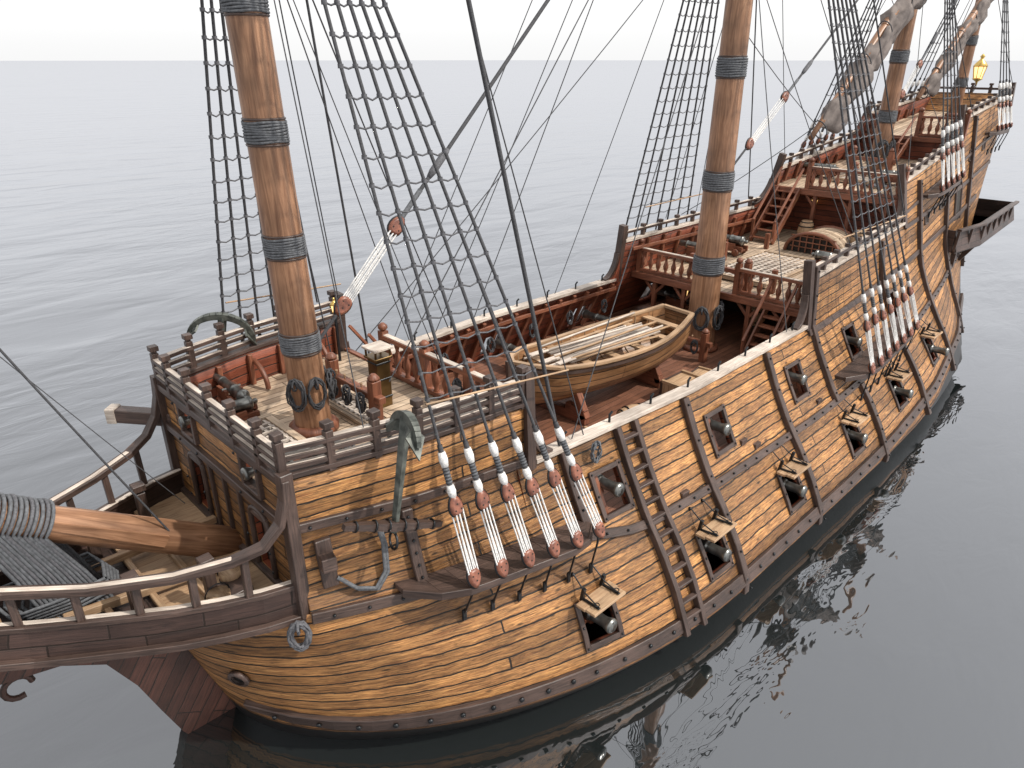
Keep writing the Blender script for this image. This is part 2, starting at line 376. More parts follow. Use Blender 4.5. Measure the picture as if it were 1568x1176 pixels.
# ------------------------------------------------------------ caps & rails
b=B()
def cap(x0,x1,zf,w,t,m):
    for s in (-1,1):
        X_=lin(x0,x1,int((x1-x0)/.6)+3); b.strip([V((x,s*(hw(x,zf(x))-.06),zf(x)+.02)) for x in X_],[Z]*len(X_),w,t,m)
cap(8.55,19.5,lambda x:4.78,.3,.08,'cap')  # bright sky reflection on the gunwale top painted in as pale colour
cap(4.0,8.4,lambda x:6.05,.22,.06,'dark')
for k,(x0,x1) in ((2,(19.7,28.3)),(3,(28.5,35.2)),(4,(35.4,42.9))): cap(x0,x1,tops[k],.24,.07,'cap')
def post(x,y,z0,z1,w=.13,m='dark'):
    b.beam((x,y,z0),(x,y,z1),w,w,m); b.beam((x,y,z1),(x,y,z1+.05),w*.7,w*.7,m); b.beam((x,y,z1+.05),(x,y,z1+.15),w*1.25,w*1.25,m)
for s in (-1,1):
    yy=lambda x:s*(hw(x,6.1)-.03)
    for z in (6.2,6.36,6.52):
        X_=lin(3.9,8.35,9); b.strip([V((x,yy(x),z)) for x in X_],[Z]*9,.12 if z<6.5 else .15,.055,'dark')
        b.strip([V((x,yy(x)-s*.012,z+.055)) for x in X_],[Z]*9,.08 if z<6.5 else .11,.012,'cap')  # thin pale strip paints sky sheen onto the dark rail top
    for x in lin(3.95,8.3,7): post(x,yy(x),6.0,6.68)
    for k,(x0,x1),n in ((2,(19.75,28.2),10),(3,(28.5,35.1),9),(4,(35.5,42.7),9)):
        X_=lin(x0,x1,n); f=tops[k]
        for x in X_: post(x,s*(hw(x,f(x))-.06),f(x),f(x)+.33,.12)
        b.strip([V((x,s*(hw(x,f(x))-.06),f(x)+.3)) for x in X_],[Z]*n,.15,.06,'dark'); b.strip([V((x,s*(hw(x,f(x))-.07),f(x)+.362)) for x in X_],[Z]*n,.11,.012,'cap')  # pale strip on top is painted sky sheen
    for x,za,zb in ((8.42,4.7,6.75),(19.6,4.7,6.7),(28.4,6.2,8.4),(35.3,8.4,10.1),(42.95,9.5,10.8)):
        b.beam((x,s*(hw(x,za)-.05),za),(x,s*(hw(x,zb)-.05),zb),.22,.24,'dark')
    for x,za,zb,d,ln in ((19.5,4.85,5.75,-1,.6),(28.3,6.45,7.4,-1,.9),(35.2,8.7,9.6,-1,.9),(8.5,4.85,5.5,1,.5)):
        pts=[]
        for a in lin(0,math.pi/2,8):
            xx=x+d*ln*(1-math.sin(a)); z=za+(zb-za)*(1-math.cos(a)); pts.append(V((xx,s*(hw(xx,z)-.04),z)))
        b.strip(pts,[V((d*.7,0,.7))]*8,.2,.08,'dark')
        for i in range(7):
            p,q=pts[i],pts[i+1]; P=[V((p.x,p.y,za-.1)),V((q.x,q.y,za-.1)),q,p]; b.face(P,[(v.x,v.z) for v in P],'hull'); P=[v-V((0,s*.12,0)) for v in P]; b.face(P[::-1],[(v.x,v.z) for v in P],'red')
    for x in lin(9.4,18.8,8): b.tube([V((x,s*(hw(x,4.8)-.06),4.85)),V((x,s*(hw(x,4.8)-.06),5.05)),V((x+.08,s*(hw(x,4.8)-.06),5.1))],.03,'iron',5)
for z in (6.2,6.36,6.52):
    b.beam((3.93,-2.45,z+.028),(3.93,2.45,z+.028),.13,.055,'dark'); b.beam((3.93,-2.4,z+.062),(3.93,2.4,z+.062),.09,.012,'cap')  # front rails get the same painted sheen strip on top
for y in lin(-1.8,1.8,5): post(3.93,y,6.0,6.68)
for y in lin(-1.6,1.6,5): post(42.95,y,10.1,10.6)
b.beam((42.95,-1.8,10.5),(42.95,1.8,10.5),.16,.1,'dark')
b.obj('rails',ship,bevel=.012)
b=B()
for s in (-1,1):
    for x in lin(8.7,19.3,17):
        b.beam((x,s*(hw(x,3.2)-.22),3.2),(x,s*(hw(x,4.7)-.2),4.7),.13,.11,'redtrim')
    for x in lin(20.9,28,9): b.beam((x,s*(hw(x,5.1)-.2),5.1),(x,s*(hw(x,6.1)-.19),6.1),.13,.1,'redtrim')
    for x in lin(29,35,8): b.beam((x,s*(hw(x,7.4)-.2),7.3),(x,s*(hw(x,8)-.19),8.0),.12,.1,'redtrim')
    for x in lin(36,42.5,8): b.beam((x,s*(hw(x,9)-.2),8.9),(x,s*(hw(x,9.5)-.19),9.6),.12,.1,'redtrim')
    for x in lin(4.4,8.2,6): b.beam((x,s*(hw(x,5.4)-.2),5.3),(x,s*(hw(x,6)-.19),6.0),.1,.1,'redtrim')
    for x0,x1,z in ((8.6,19.5,4.5),(20,28.2,5.85)):
        X_=lin(x0,x1,9); b.strip([V((x,s*(hw(x,z)-.24),z)) for x in X_],[V((0,-s,0))]*9,.12,.05,'redtrim')
b.obj('bulwark_frames',ship,bevel=.01)
# balustrades
b=B()
prof=[(.05,0),(.065,.03),(.04,.08),(.075,.2),(.085,.28),(.045,.42),(.035,.5),(.06,.58),(.05,.64)]
def balus(p0,p1,n,h=.78,top='redtrim'):
    p0=V(p0);p1=V(p1)
    b.beam(p0+Z*.06,p1+Z*.06,.16,.1,'redtrim'); b.beam(p0+Z*h,p1+Z*h,.18,.09,'redtrim')
    if top=='cap': b.beam(p0+Z*(h+.053),p1+Z*(h+.053),.13,.016,'cap')  # pale strip painting the light on the top rail
    for i in range(n):
        b.lathe([(r*1.1,hh*(h-.12)/.64) for r,hh in prof],p0.lerp(p1,(i+.5)/n)+Z*.08,Z,'redtrim',8)
def newel(p,h=1.0):
    p=V(p); b.beam(p,p+Z*h,.17,.17,'redtrim'); b.lathe([(.05,0),(.11,.06),(.11,.12),(.04,.18)],p+Z*h,Z,'redtrim',8)
balus((8.4,-3.05,5.32),(8.4,1.3,5.32),13,.85,'cap')
for y in (-3.0,-1.6,-.2,1.3): newel((8.4,y,5.3))
balus((20.55,-3.15,4.97),(20.55,-.65,4.97),8,.78,'cap'); balus((20.55,.65,4.97),(20.55,3.15,4.97),8,.78,'cap')
for y in (-3.15,-.65,.65,3.15): newel((20.55,y,4.95))
balus((28.55,-2.4,7.17),(28.55,1.1,7.17),11,.78,'cap')
for y in (-2.4,-.6,1.1,2.4): newel((28.55,y,7.15))
balus((35.45,-2.1,8.77),(35.45,-.3,8.77),6); newel((35.45,-.3,8.75)); newel((35.45,-2.1,8.75)); newel((35.45,.9,8.75)); balus((35.45,.9,8.77),(35.45,2.1,8.77),4)
b.obj('balustrades',ship)
b=B()
def stairs(x0,z0,x1,z1,y,w=.9,n=7,m='redtrim'):
    for s in (-1,1):
        b.beam((x0,y+s*w/2,z0+.05),(x1,y+s*w/2,z1),.07,.26,m)
        b.beam((x0,y+s*w/2,z0+.85),(x1,y+s*w/2,z1+.8),.08,.07,m); b.beam((x0+.05,y+s*w/2,z0),(x0+.05,y+s*w/2,z0+.9),.1,.1,m)
    for i in range(n):
        t=(i+.6)/n; b.box((x0+(x1-x0)*t,y,z0+(z1-z0)*t),(.26,w-.06,.05),m)
stairs(26.6,5.2,28.4,7.1,1.75); stairs(19.2,3.14,20.6,4.9,-2.2,.8); stairs(33.8,7.7,35.3,8.75,.3,.9,5); stairs(9.9,3.14,8.4,5.25,2.3,.8)
b.obj('stairways',ship,bevel=.008)
def grating(b,x0,x1,y0,y1,z,st=.17):
    b.box(((x0+x1)/2,y0,z+.06),(x1-x0+.2,.14,.14),'deck'); b.box(((x0+x1)/2,y1,z+.06),(x1-x0+.2,.14,.14),'deck')
    for x in (x0,x1): b.beam((x,y0+.07,z+.06),(x,y1-.07,z+.06),.14,.14,'deck')
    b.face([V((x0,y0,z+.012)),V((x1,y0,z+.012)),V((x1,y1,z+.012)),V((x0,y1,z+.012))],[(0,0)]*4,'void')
    x=x0+st
    while x<x1-.1: b.beam((x,y0+.08,z+.07),(x,y1-.08,z+.07),.06,.06,'cap'); x+=st
    y=y0+st
    while y<y1-.1: b.beam((x0+.08,y,z+.085),(x1-.08,y,z+.085),.06,.05,'cap'); y+=st
b=B()
grating(b,6.5,7.0,-.9,.9,5.3); grating(b,4.5,5.3,-.9,.9,5.3); grating(b,21.6,25.6,-1.1,1.1,5.05,.25); grating(b,9.2,11.0,-.9,.9,3.14); grating(b,30,31.4,-.7,.7,7.35)
b.obj('hatch_gratings',ship)
b=B()
pts=[V((26.3,1.0*math.cos(a)*1.05-.45,5.2+.75*math.sin(a))) for a in lin(0,math.pi,11)]
for p,q in zip(pts,pts[1:]):
    b.face([p,q,q+V((1.6,0,0)),p+V((1.6,0,0))],[(0,0),(.3,0),(.3,1.6),(0,1.6)],'deck',True)
b.tube(pts,.07,'redtrim',6); b.tube([p+V((1.6,0,0)) for p in pts],.07,'redtrim',6)
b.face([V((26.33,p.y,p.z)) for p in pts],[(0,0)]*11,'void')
for y in lin(-1.2,.3,7):
    h=.75*math.sqrt(max(0,1-((y+.45)/1.05)**2)); b.beam((26.29,y,5.2),(26.29,y,5.2+h),.04,.04,'redtrim')
for z in (5.4,5.6,5.8): b.beam((26.27,-1.3,z),(26.27,.4,z),.035,.035,'redtrim')
b.obj('companion_hatch',ship)
b=B()
cx,cy=7.35,-.05
b.beam((cx,cy,5.3),(cx,cy,6.35),.32,.32,'brass'); b.beam((cx,cy,6.35),(cx,cy,6.4),.42,.42,'brass'); b.beam((cx,cy,6.55),(cx,cy,6.6),.46,.46,'cap')
for z in (5.5,5.9,6.25): b.beam((cx,cy,z),(cx,cy,z+.04),.35,.35,'iron')
for i in (-1,1):
    for j in (-1,1): b.beam((cx+i*.17,cy+j*.17,6.4),(cx+i*.17,cy+j*.17,6.55),.04,.04,'brass')
b.obj('galley_chimney',ship,bevel=.008)
b=B()
for x,y0,z in ((6.75,0,5.3),(18.8,0,3.14),(20.95,0,4.95),(31.6,0,7.5)):
    for y in (-.75,.75): b.beam((x,y0+y,z),(x,y0+y,z+.95),.2,.2,'redtrim'); b.lathe([(.1,0),(.13,.05),(.05,.14)],(x,y0+y,z+.95),Z,'redtrim',8)
    b.beam((x,y0-1.0,z+.6),(x,y0+1.0,z+.6),.16,.14,'redtrim')
    for y in lin(-.6,.6,5): b.lathe([(.02,-.14),(.02,.1),(.035,.14)],(x,y0+y,z+.62),Z,'light',6)
for x,y in ((21.3,-1.5),(21.3,1.5),(23.6,1.6),(26,1.2)): b.beam((x,y,5),(x,y,5.75),.15,.15,'redtrim')
for s in (-1,1):
    for x in (4.6,6.0,7.6):
        w_=hw(x,5.6)-.2; pts=[V((x,s*(w_-.55*math.cos(a)+.0),5.34+.5*math.sin(a)*1.0)) for a in lin(0,math.pi/2,7)]; b.tube(pts,.06,'redtrim',6)
b.obj('bitts_and_posts',ship,bevel=.008)
# ------------------------------------------------------------ channels + deadeyes + shrouds
rig=B(); dd=B(); ch=B()
def sag(p0,p1,r,m='rope',s=0.0,n=2,sides=5,B_=None):
    p0=V(p0);p1=V(p1); pts=[]
    for i in range(n+1):
        t=i/n; pts.append(p0.lerp(p1,t)-Z*(4*s*t*(1-t)))
    (B_ or rig).tube(pts,r,m,sides)
def pear(B_,c,ax,out,r):
    sd=ax.cross(out).normalized(); n=16; ring=[]
    for i in range(n):
        a=2*math.pi*i/n; rr=r*(1+.22*math.cos(a)**3); ring.append(ax*(math.cos(a)*rr*1.2)+sd*(math.sin(a)*r*.85))
    k=len(B_.v)
    for sc,o in ((.7,-.075),(1,-.035),(1,.035),(.7,.075)):
        for q in ring: B_.v.append(tuple(c+q*sc+out*o))
    for L_ in range(3):
        for i in range(n):
            j=(i+1)%n; B_.idx((k+L_*n+i,k+L_*n+j,k+(L_+1)*n+j,k+(L_+1)*n+i),[(0,0)]*4,'deadeye',True)
    B_.idx([k+i for i in range(n)][::-1],[(0,0)]*n,'deadeye'); B_.idx([k+3*n+i for i in range(n)],[(0,0)]*n,'deadeye')
    B_.tube([c+q*1.03 for q in ring]+[c+ring[0]*1.03],.022,'iron',5)
    for a in (0,2.1,4.2): B_.lathe([(.015,-.085),(.015,.085)],c+(ax*math.cos(a)+sd*math.sin(a))*r*.45,out,'void',6)
def tackle(B_,lo,hi,out,r=.15,strop=True):
    ax=(hi-lo).normalized(); sd=ax.cross(out).normalized()
    pear(B_,lo,-ax,out,r); pear(B_,hi,ax,out,r)
    for i,q in enumerate((-.09,-.055,-.018,.018,.055,.09)):
        sag(lo+sd*q*1.1+ax*.04+out*.03,hi+sd*q*random.uniform(.7,1.1)-ax*.04+out*(.04 if i%2 else -.03),.0165,'white',B_=B_)
    if strop:
        B_.tube([hi+ax*.15,hi+ax*1.1],.045,'rope',8)
        for a,c in ((.18,.40),(.72,.98)): B_.tube([hi+ax*a,hi+ax*(a+c)/2,hi+ax*c],[.06,.078,.062],'white',8,True)
        for i in range(5): B_.tube([hi+ax*(.44+.055*i),hi+ax*(.475+.055*i)],.058,'wold',8,True)
def channel(x0,x1,zf,out,n,bx0,bx1,mast,zm,r=.03,rat=(0,1),dr=.15,tl=1.25,sides=(-1,1),strop=True,rz=.9,sdx=0,tdx=0):
    for s in sides:
        X_=lin(x0,x1,10); P=[]
        for i,x in enumerate(X_):
            e=out*min(1,.35+min(i,9-i)*.5); y0=hw(x,zf(x))
            P.append((V((x,s*(y0-.05),zf(x))),V((x,s*(y0+e),zf(x)))))
        for (a,c),(a2,c2) in zip(P,P[1:]):
            t=Z*.1; ch.hexa([a,a2,c2,c,a+t,a2+t,c2+t,c+t] if s>0 else [c,c2,a2,a,c+t,c2+t,a2+t,a+t],'dark')
        ch.strip([c+Z*.05 for a,c in P],[V((0,s,0))]*10,.15,.05,'dark')
        first=[]
        for x in lin(bx0,bx1,n):
            if s>0: x+=sdx
            z=zf(x); y=s*(hw(x,z)+out-.02); lo=V((x,y,z+.32)); top=V((mast+(tdx if s>0 else 0),s*.3,zm)); ax=(top-lo).normalized(); o=V((0,s,0)); o=(o-ax*o.dot(ax)).normalized()
            hi=lo+ax*tl*random.uniform(.97,1.03); tackle(dd,lo,hi,o,dr,strop)
            ch.beam(lo-Z*.1,V((x,y,z-.02)),.05,.03,'iron')
            wl=hp(x+.05,z-.75,s,.1); ch.tube([V((x,y,z)),wl],.025,'iron',5); ch.beam(wl+Z*.1,wl-Z*.14,.09,.05,'iron')
            st=hi+ax*(.95 if strop else .1); rig.tube([st,top],r,'rope',6); first.append((st,top))
        z=max(a.z for a,_ in first)+rz
        while z<rat[1]:
            pts=[a+(t-a)*((z-a.z)/(t.z-a.z)) for a,t in first]
            for p,q in zip(pts,pts[1:]):
                rig.tube([p,p.lerp(q,.5)-Z*(.03+random.random()*.03),q],.0145,'ratl',4)
            for p in pts: rig.tube([p-Z*.03,p+Z*.03],r*1.5,'ratl',5)
            z+=.4+random.uniform(-.015,.015)
channel(5.3,9.25,lambda x:interp([(5,3.62),(9.3,3.4)],x),.68,6,6.25,8.95,5.81,17,rat=(0,16),sdx=-.55,tdx=-.3)
channel(20.4,26.4,lambda x:3.15+sheer(x),.72,7,21.2,25.6,19.8,20,rat=(0,18.5))
channel(30.4,34.2,lambda x:7.0+.08*(x-30),.5,5,31,33.8,32.4,18,r=.026,rat=(0,17),dr=.12,tl=1.1)
channel(39.0,42,lambda x:8.7,.4,4,39.4,41.7,41,17,r=.024,rat=(0,16),dr=.1,tl=.9)
ch.obj('shroud_channels',ship,bevel=.01); dd.obj('deadeyes',ship)
for s in (-1,1):
    rig.tube([V((5.9,s*3.5,7.0)),V((8.9,s*3.75,6.75))],.018,'light',6)
    rig.tube([V((21.0,s*3.4,7.1)),V((25.9,s*3.5,7.1))],.022,'light',6)
def FM(z): return V((5.81-.033*(z-5.3),0,z))
def MM(z): return V((19.8,0,z))
def ZM(z): return V((32.4,0,z))
def BMs(z): return V((41,0,z))
def stay(top,bot,r,t0=.09,t1=.2):
    top=V(top);bot=V(bot); a=bot.lerp(top,t0);c=bot.lerp(top,t1)
    rig.tube([bot,a],r*.9,'rope',6); rig.tube([c,top],r,'rope',8)
    ax=(c-a).normalized(); o=V((0,-1,.3)); o=(o-ax*o.dot(ax)).normalized()
    st=B(); tackle(st,a,c,o,.17,False)
    st.tube([c+ax*.2,c+ax*.9],r*1.25,'wold',8); st.tube([c+ax*1.2,c+ax*1.35,c+ax*1.75,c+ax*1.9],[r*1.2,r*1.9,r*1.9,r*1.2],'ratl',8,True); st.obj('stay_tackle',ship)
stay(MM(20.3),V((6.1,0,7.0)),.04,.045,.14)
stay(ZM(17),MM(8.6)+V((.4,0,0)),.036,.1,.25)
stay(BMs(17),ZM(9.8)+V((.3,0,0)),.032,.1,.25)
lines=[((5.5,0,29),(9.25,-3.3,4.9),.042),((5.5,0,25),(9.25,3.3,4.9),.028),((5.5,0,25),(9.9,-3.35,4.9),.013),
((19.8,0,21),(7.0,-.9,6.2),.013),((19.8,.5,16),(8.6,3.2,5.0),.013),((19.8,-.3,18),(9.6,-3.3,4.9),.013),((5.6,.3,16),(12,3.45,4.9),.016),((5.6,.3,20),(8.3,2.9,6.7),.014),
((5.6,.3,15.5),(10.6,3.4,4.9),.013),((5.6,.2,16),(7.8,3.0,6.7),.02),((5.7,.2,13),(7.3,2.9,6.7),.014),((5.6,-.2,16),(5.2,-2.8,6.6),.01),((19.8,0,24),(13,3.5,4.9),.014),((19.8,0,24),(11.5,3.4,4.9),.013),
((5.6,.2,14),(7.0,1.0,5.4),.014),((5.6,.1,15),(7.9,-1.5,6.2),.01),((19.6,.5,18),(16.5,3.5,4.9),.012),((19.8,-.4,14),(18.5,-3.4,4.9),.013),((19.8,.4,22),(27.5,3,6.7),.024),((19.8,-.4,22),(27.8,-2.9,6.7),.024),((19.8,-.4,14),(22.5,-3.2,6.6),.012),((19.8,0,20),(31,0,13.5),.013),
((32.4,0,15),(25.2,-.4,9.9),.016),((32.4,0,17.5),(28.3,-2.5,8.3),.013),((32.4,0,17.5),(36,-2.2,9.5),.018),((32.4,0,17.5),(36,2.2,9.5),.018),((41,0,16),(35,-.4,11),.015),((41,0,16),(43,-1.8,10.4),.016),((41,0,16),(43,1.8,10.4),.016),
((32.4,0,18),(41,0,15),.013),((19.8,.2,13),(25,-.4,9.8),.013),((25.1,-.4,9.8),(23,-3.2,6.6),.014),((25.1,-.4,9.8),(23,3.2,6.6),.014),((34.8,-.4,10.9),(33,-2.4,8.6),.013),((19.9,0,17.5),(26.5,-3,6.5),.013),((19.9,0,20),(29,2.4,8),.013),
((20,0,16),(24,3.2,6.6),.013),((20,0,15),(22,3.2,6.6),.012),((32.4,.1,16),(30,2.4,8.2),.013),((5.6,0,18),(8.9,-3.3,4.9),.012),((19.8,0,26),(9.9,3.3,4.9),.012),
((2.9,-.2,4.3),(-1.0,-.75,14.2),.018),((3.3,.3,4.6),(-2,.3,14),.008)]
for a,c,r in lines: sag(a,c,r,n=6,s=.0 if r>.02 else .1)
rig.obj('standing_rigging',ship)
# ------------------------------------------------------------ masts
def mast(name,F,z0,z1,r0,r1,bands,bh=.33):
    b=B(); Zs=lin(z0-.5,z1,26); x=F(z0).x
    b.tube([F(z) for z in Zs],[r0+(r1-r0)*max(0,(z-z0))/(z1-z0) for z in Zs],'mast',28,True)
    b.lathe([(r0+.13,0),(r0+.13,.1),(r0+.04,.17)],(x,0,z0),Z,'redtrim',16)
    for zb in bands:
        n=8
        for i in range(n):
            z=zb-bh/2+bh*(i+.5)/n; r=r0+(r1-r0)*(z-z0)/(z1-z0)+.012; c=F(z)
            b.tube([c+V((r*math.cos(a),r*math.sin(a),.01*math.sin(3*a+i))) for a in lin(0,2*math.pi,25)],bh/n*.58,'wold',6)
        for e in (-1,1):
            z=zb+e*(bh/2+.03); r=r0+(r1-r0)*(z-z0)/(z1-z0)+.005; c=F(z)
            b.tube([c+V((r*math.cos(a),r*math.sin(a),0)) for a in lin(0,2*math.pi,25)],.022,'dark',5)
    b.obj(name,ship)
mast('foremast',FM,5.3,17.5,.345,.29,[7.13,8.9,10.75,12.6,14.5]); mast('mainmast',MM,3.14,21,.48,.28,[5.95,8.5,11.6,14.6],.5)
mast('mizzenmast',ZM,7.5,18.5,.34,.26,[9.7,11.9,14.2],.4); mast('bonaventure_mast',BMs,9.3,17.5,.25,.19,[10.8,12.6,14.5],.35)
b=B()
for x,z,r,zt in ((5.45,16.6,1.1,29),(19.8,19.8,1.5,33),(32.4,17.6,.8,23),(41,16.8,.6,21)):
    b.lathe([(.35,-.5),(r,0),(r,.12),(r*1.05,.7),(r,.7),(r*.95,.14),(.2,.13)],(x,0,z),Z,'dark',20); b.tube([V((x+.3,0,z-.4)),V((x+.3,0,zt))],.17,'mast',12,True)
b.obj('mast_tops',ship)
# bowsprit
b=B(); d=V((-2.36,0,1.58)).normalized(); P0=V((4.3,0,3.3))
b.tube([P0+d*t for t in lin(0,15,12)],[.31-.008*t for t in lin(0,15,12)],'mast',24,True)
for sy in (-1,1): b.beam(P0+d*1.9+V((0,.29*sy,.04)),P0+d*3.7+V((0,.27*sy,.08)),.08,.2,'mast',w1=.05,h1=.12)
g0=3.75; ns=15
for i in range(ns):
    c=P0+d*(g0+i*.072+random.uniform(-.008,.008))
    lo=V((1.75-.062*i,0,3.78)); pts=[]
    upn=d.cross(V((0,1,0)))
    if upn.z<0: upn=-upn
    rr=.325+random.uniform(0,.02)
    for a in lin(-.12*math.pi,1.12*math.pi,15): pts.append(c+V((0,-1,0))*math.cos(a)*rr+upn*math.sin(a)*rr)
    b.tube([V((lo.x,-.36-random.uniform(0,.04),lo.z)),V((lo.x*.5+c.x*.5,-.37,(lo.z+c.z)/2-.05))]+pts+[V((lo.x*.5+c.x*.5,.37,(lo.z+c.z)/2-.05)),V((lo.x,.38,lo.z))],.031,'ratl' if i%3==1 else 'wold',6)
for k in range(5):
    z=4.02+.07*k; yy2=.40+.01*k; xa,xb=1.85-.04*k,.8-.1*k
    b.tube([V((xa,-yy2,z)),V(((xa+xb)/2,-yy2-.03,z-.03)),V((xb,-yy2,z)),V((xb-.1,0,z)),V((xb,yy2,z)),V((xa,yy2,z)),V((xa+.1,0,z)),V((xa,-yy2,z))],.03,'wold',6)
b.obj('bowsprit',ship)
# ------------------------------------------------------------ beakhead
b=B()
bk=[(4.0,2.45),(3.2,2.25),(2.3,1.83),(1.3,1.3),(.4,.78),(-.8,.42),(-2.2,.2),(-3.6,.08)]
def bky(x): return interp(sorted(bk),x)
def bz(x): return interp([(-3.6,5.2),(-.8,4.3),(.4,3.9),(2.3,3.7),(4,3.62)],x)
for i in range(len(bk)-1):
    (xa,ya),(xb,yb)=bk[i],bk[i+1]
    P=[V((xa,-ya,bz(xa)-.02)),V((xa,ya,bz(xa)-.02)),V((xb,yb,bz(xb)-.02)),V((xb,-yb,bz(xb)-.02))]; b.face(P,[(p.x,p.y) for p in P],'light' if xa>3.1 else 'darkplank')
for s in (-1,1):
    X_=lin(3.95,-3.5,14); on=V((-.25,s,0)).normalized()
    b.strip([V((x,s*bky(x),bz(x)+.16)) for x in X_],[on]*14,.52,.09,'darkplank')
    b.strip([V((x,s*(bky(x)+.02),bz(x)-.13)) for x in X_],[on]*14,.12,.17,'dark')
    b.strip([V((x,s*(bky(x)+.02),bz(x)+.43)) for x in X_],[Z]*14,.17,.07,'dark')
    b.strip([V((x,s*(bky(x)-.03),bz(x)+.502)) for x in X_],[Z]*14,.09,.01,'cap')  # painted sky sheen along the lower beak rail
    U=[(3.93,2.55,6.1),(3.9,2.55,5.75),(3.78,2.53,5.35),(3.5,2.45,5.02),(3.05,2.25,4.86),(2.3,1.9,4.78),(1.3,1.36,4.82),(.4,.84,4.98),(-.8,.47,5.3),(-2.2,.24,5.75),(-3.5,.12,6.1)]
    pts=[V((x,s*y,z)) for x,y,z in U]; nn=[V((-1,0,.2)),V((-1,0,.3)),V((-.9,0,.6)),V((-.5,0,1))]+[Z]*7
    b.strip(pts,nn,.2,.09,'dark'); b.strip([p+n.normalized()*.095 for p,n in zip(pts[4:],nn[4:])],nn[4:],.09,.01,'cap')  # pale strip paints the sheen on the upper beak rail
    for x in lin(3.2,-3,10):
        zt=interp(sorted([(u[0],u[2]) for u in U]),x); yt=interp(sorted([(u[0],u[1]) for u in U]),x)
        b.beam((x,s*bky(x),bz(x)+.4),(x,s*yt,zt),.11,.11,'dark')
for x in lin(2.9,-2.4,9):
    b.beam((x,-bky(x)+.05,bz(x)+.06),(x,bky(x)-.05,bz(x)+.06),.1,.1,'light')
for y in (-.75,.75): b.beam((3.9,y,3.75),(1.0,y*.7,3.95),.12,.14,'light')
for (x,y) in ((2.9,-1.5),(2.9,1.5),(1.9,-1.1),(1.9,1.1)):
    b.beam((x,y,3.7),(x,y,4.45),.17,.17,'dark'); b.beam((x,y,4.45),(x,y,4.5),.12,.12,'dark'); b.beam((x,y,4.5),(x,y,4.63),.22,.22,'dark')
b.box((3.2,-1.6,3.8),(.5,.45,.3),'dark')
top_=[(-3.4,5.0),(-1.6,4.05),(.3,3.62),(1.3,3.55),(2.3,3.5),(2.6,2.6),(2.9,1.6),(3.3,.2),(3.5,-.6)]
bot_=[(-3.3,4.6),(-1.8,3.45),(-.2,3.08),(.8,2.85),(1.4,2.45),(1.75,1.7),(2.0,.9),(2.25,.15),(2.6,-.6)]
for (a,c),(d_,e) in zip(zip(top_,bot_),zip(top_[1:],bot_[1:])):
    for s in (-1,1):
        P=[V((a[0],s*.17,a[1])),V((d_[0],s*.17,d_[1])),V((e[0],s*.14,e[1])),V((c[0],s*.14,c[1]))]
        if s<0: P=P[::-1]
        b.face(P,[(p.x*.7+p.z,p.z*.7-p.x) for p in P],'redknee')
    P=[V((c[0],-.14,c[1])),V((e[0],-.14,e[1])),V((e[0],.14,e[1])),V((c[0],.14,c[1]))]; b.face(P,[(p.x,p.y) for p in P],'redknee')
for cx,cz in ((.2,2.75),(-.45,2.9),(-1.1,3.1)):
    b.tube([V((cx+.2*math.cos(a),0,cz-.02+.2*math.sin(a))) for a in lin(0,2*math.pi*.8,12)],.055,'redknee',6)
b.obj('beakhead',ship,bevel=.01)
b=B(); b.beam((4.3,2.2,5.22),(3.2,3.4,5.3),.26,.28,'dark'); b.beam((3.3,3.3,5.3),(3.16,3.44,5.3),.3,.32,'cap')
b.beam(hp(4.35,4.5,-1,.0),hp(4.35,4.5,-1,.35),.24,.24,'dark'); b.strip([hp(4.35,z,-1) for z in lin(4.85,4.0,4)],[hn(4.35,z,-1) for z in lin(4.85,4.0,4)],.26,.12,'dark')
b.obj('cathead',ship,bevel=.015)
b=B(); c=hp(3.05,2.0,-1,.02); n=hn(3.05,2.0,-1); b.lathe([(.13,0),(.2,.0),(.2,.06),(.13,.07)],c,n,'dark',16,False); b.lathe([(.14,.01),(.001,.012)],c,n,'void',16)
def bolt(x,z,off,r=.05): b.lathe([(r,0),(r,.03),(r*.4,.045)],hp(x,z,-1,off),hn(x,z,-1),'iron',8)
for x in lin(3.5,8,10): bolt(x,wA(x),.1)
for x in lin(8.5,34,40): bolt(x,wA(x),.1,.042)
for x in lin(4.3,36,60): bolt(x,wB(x),.08,.028)
for x in lin(4.2,8.2,8): bolt(x,interp([(3.97,5.16),(8.4,4.9)],x),.08,.028)
for x,z0,z1 in RD:
    for z in lin(z0+.2,z1-.15,6): bolt(x,z,.14,.026)
b.obj('hull_ironwork',ship)
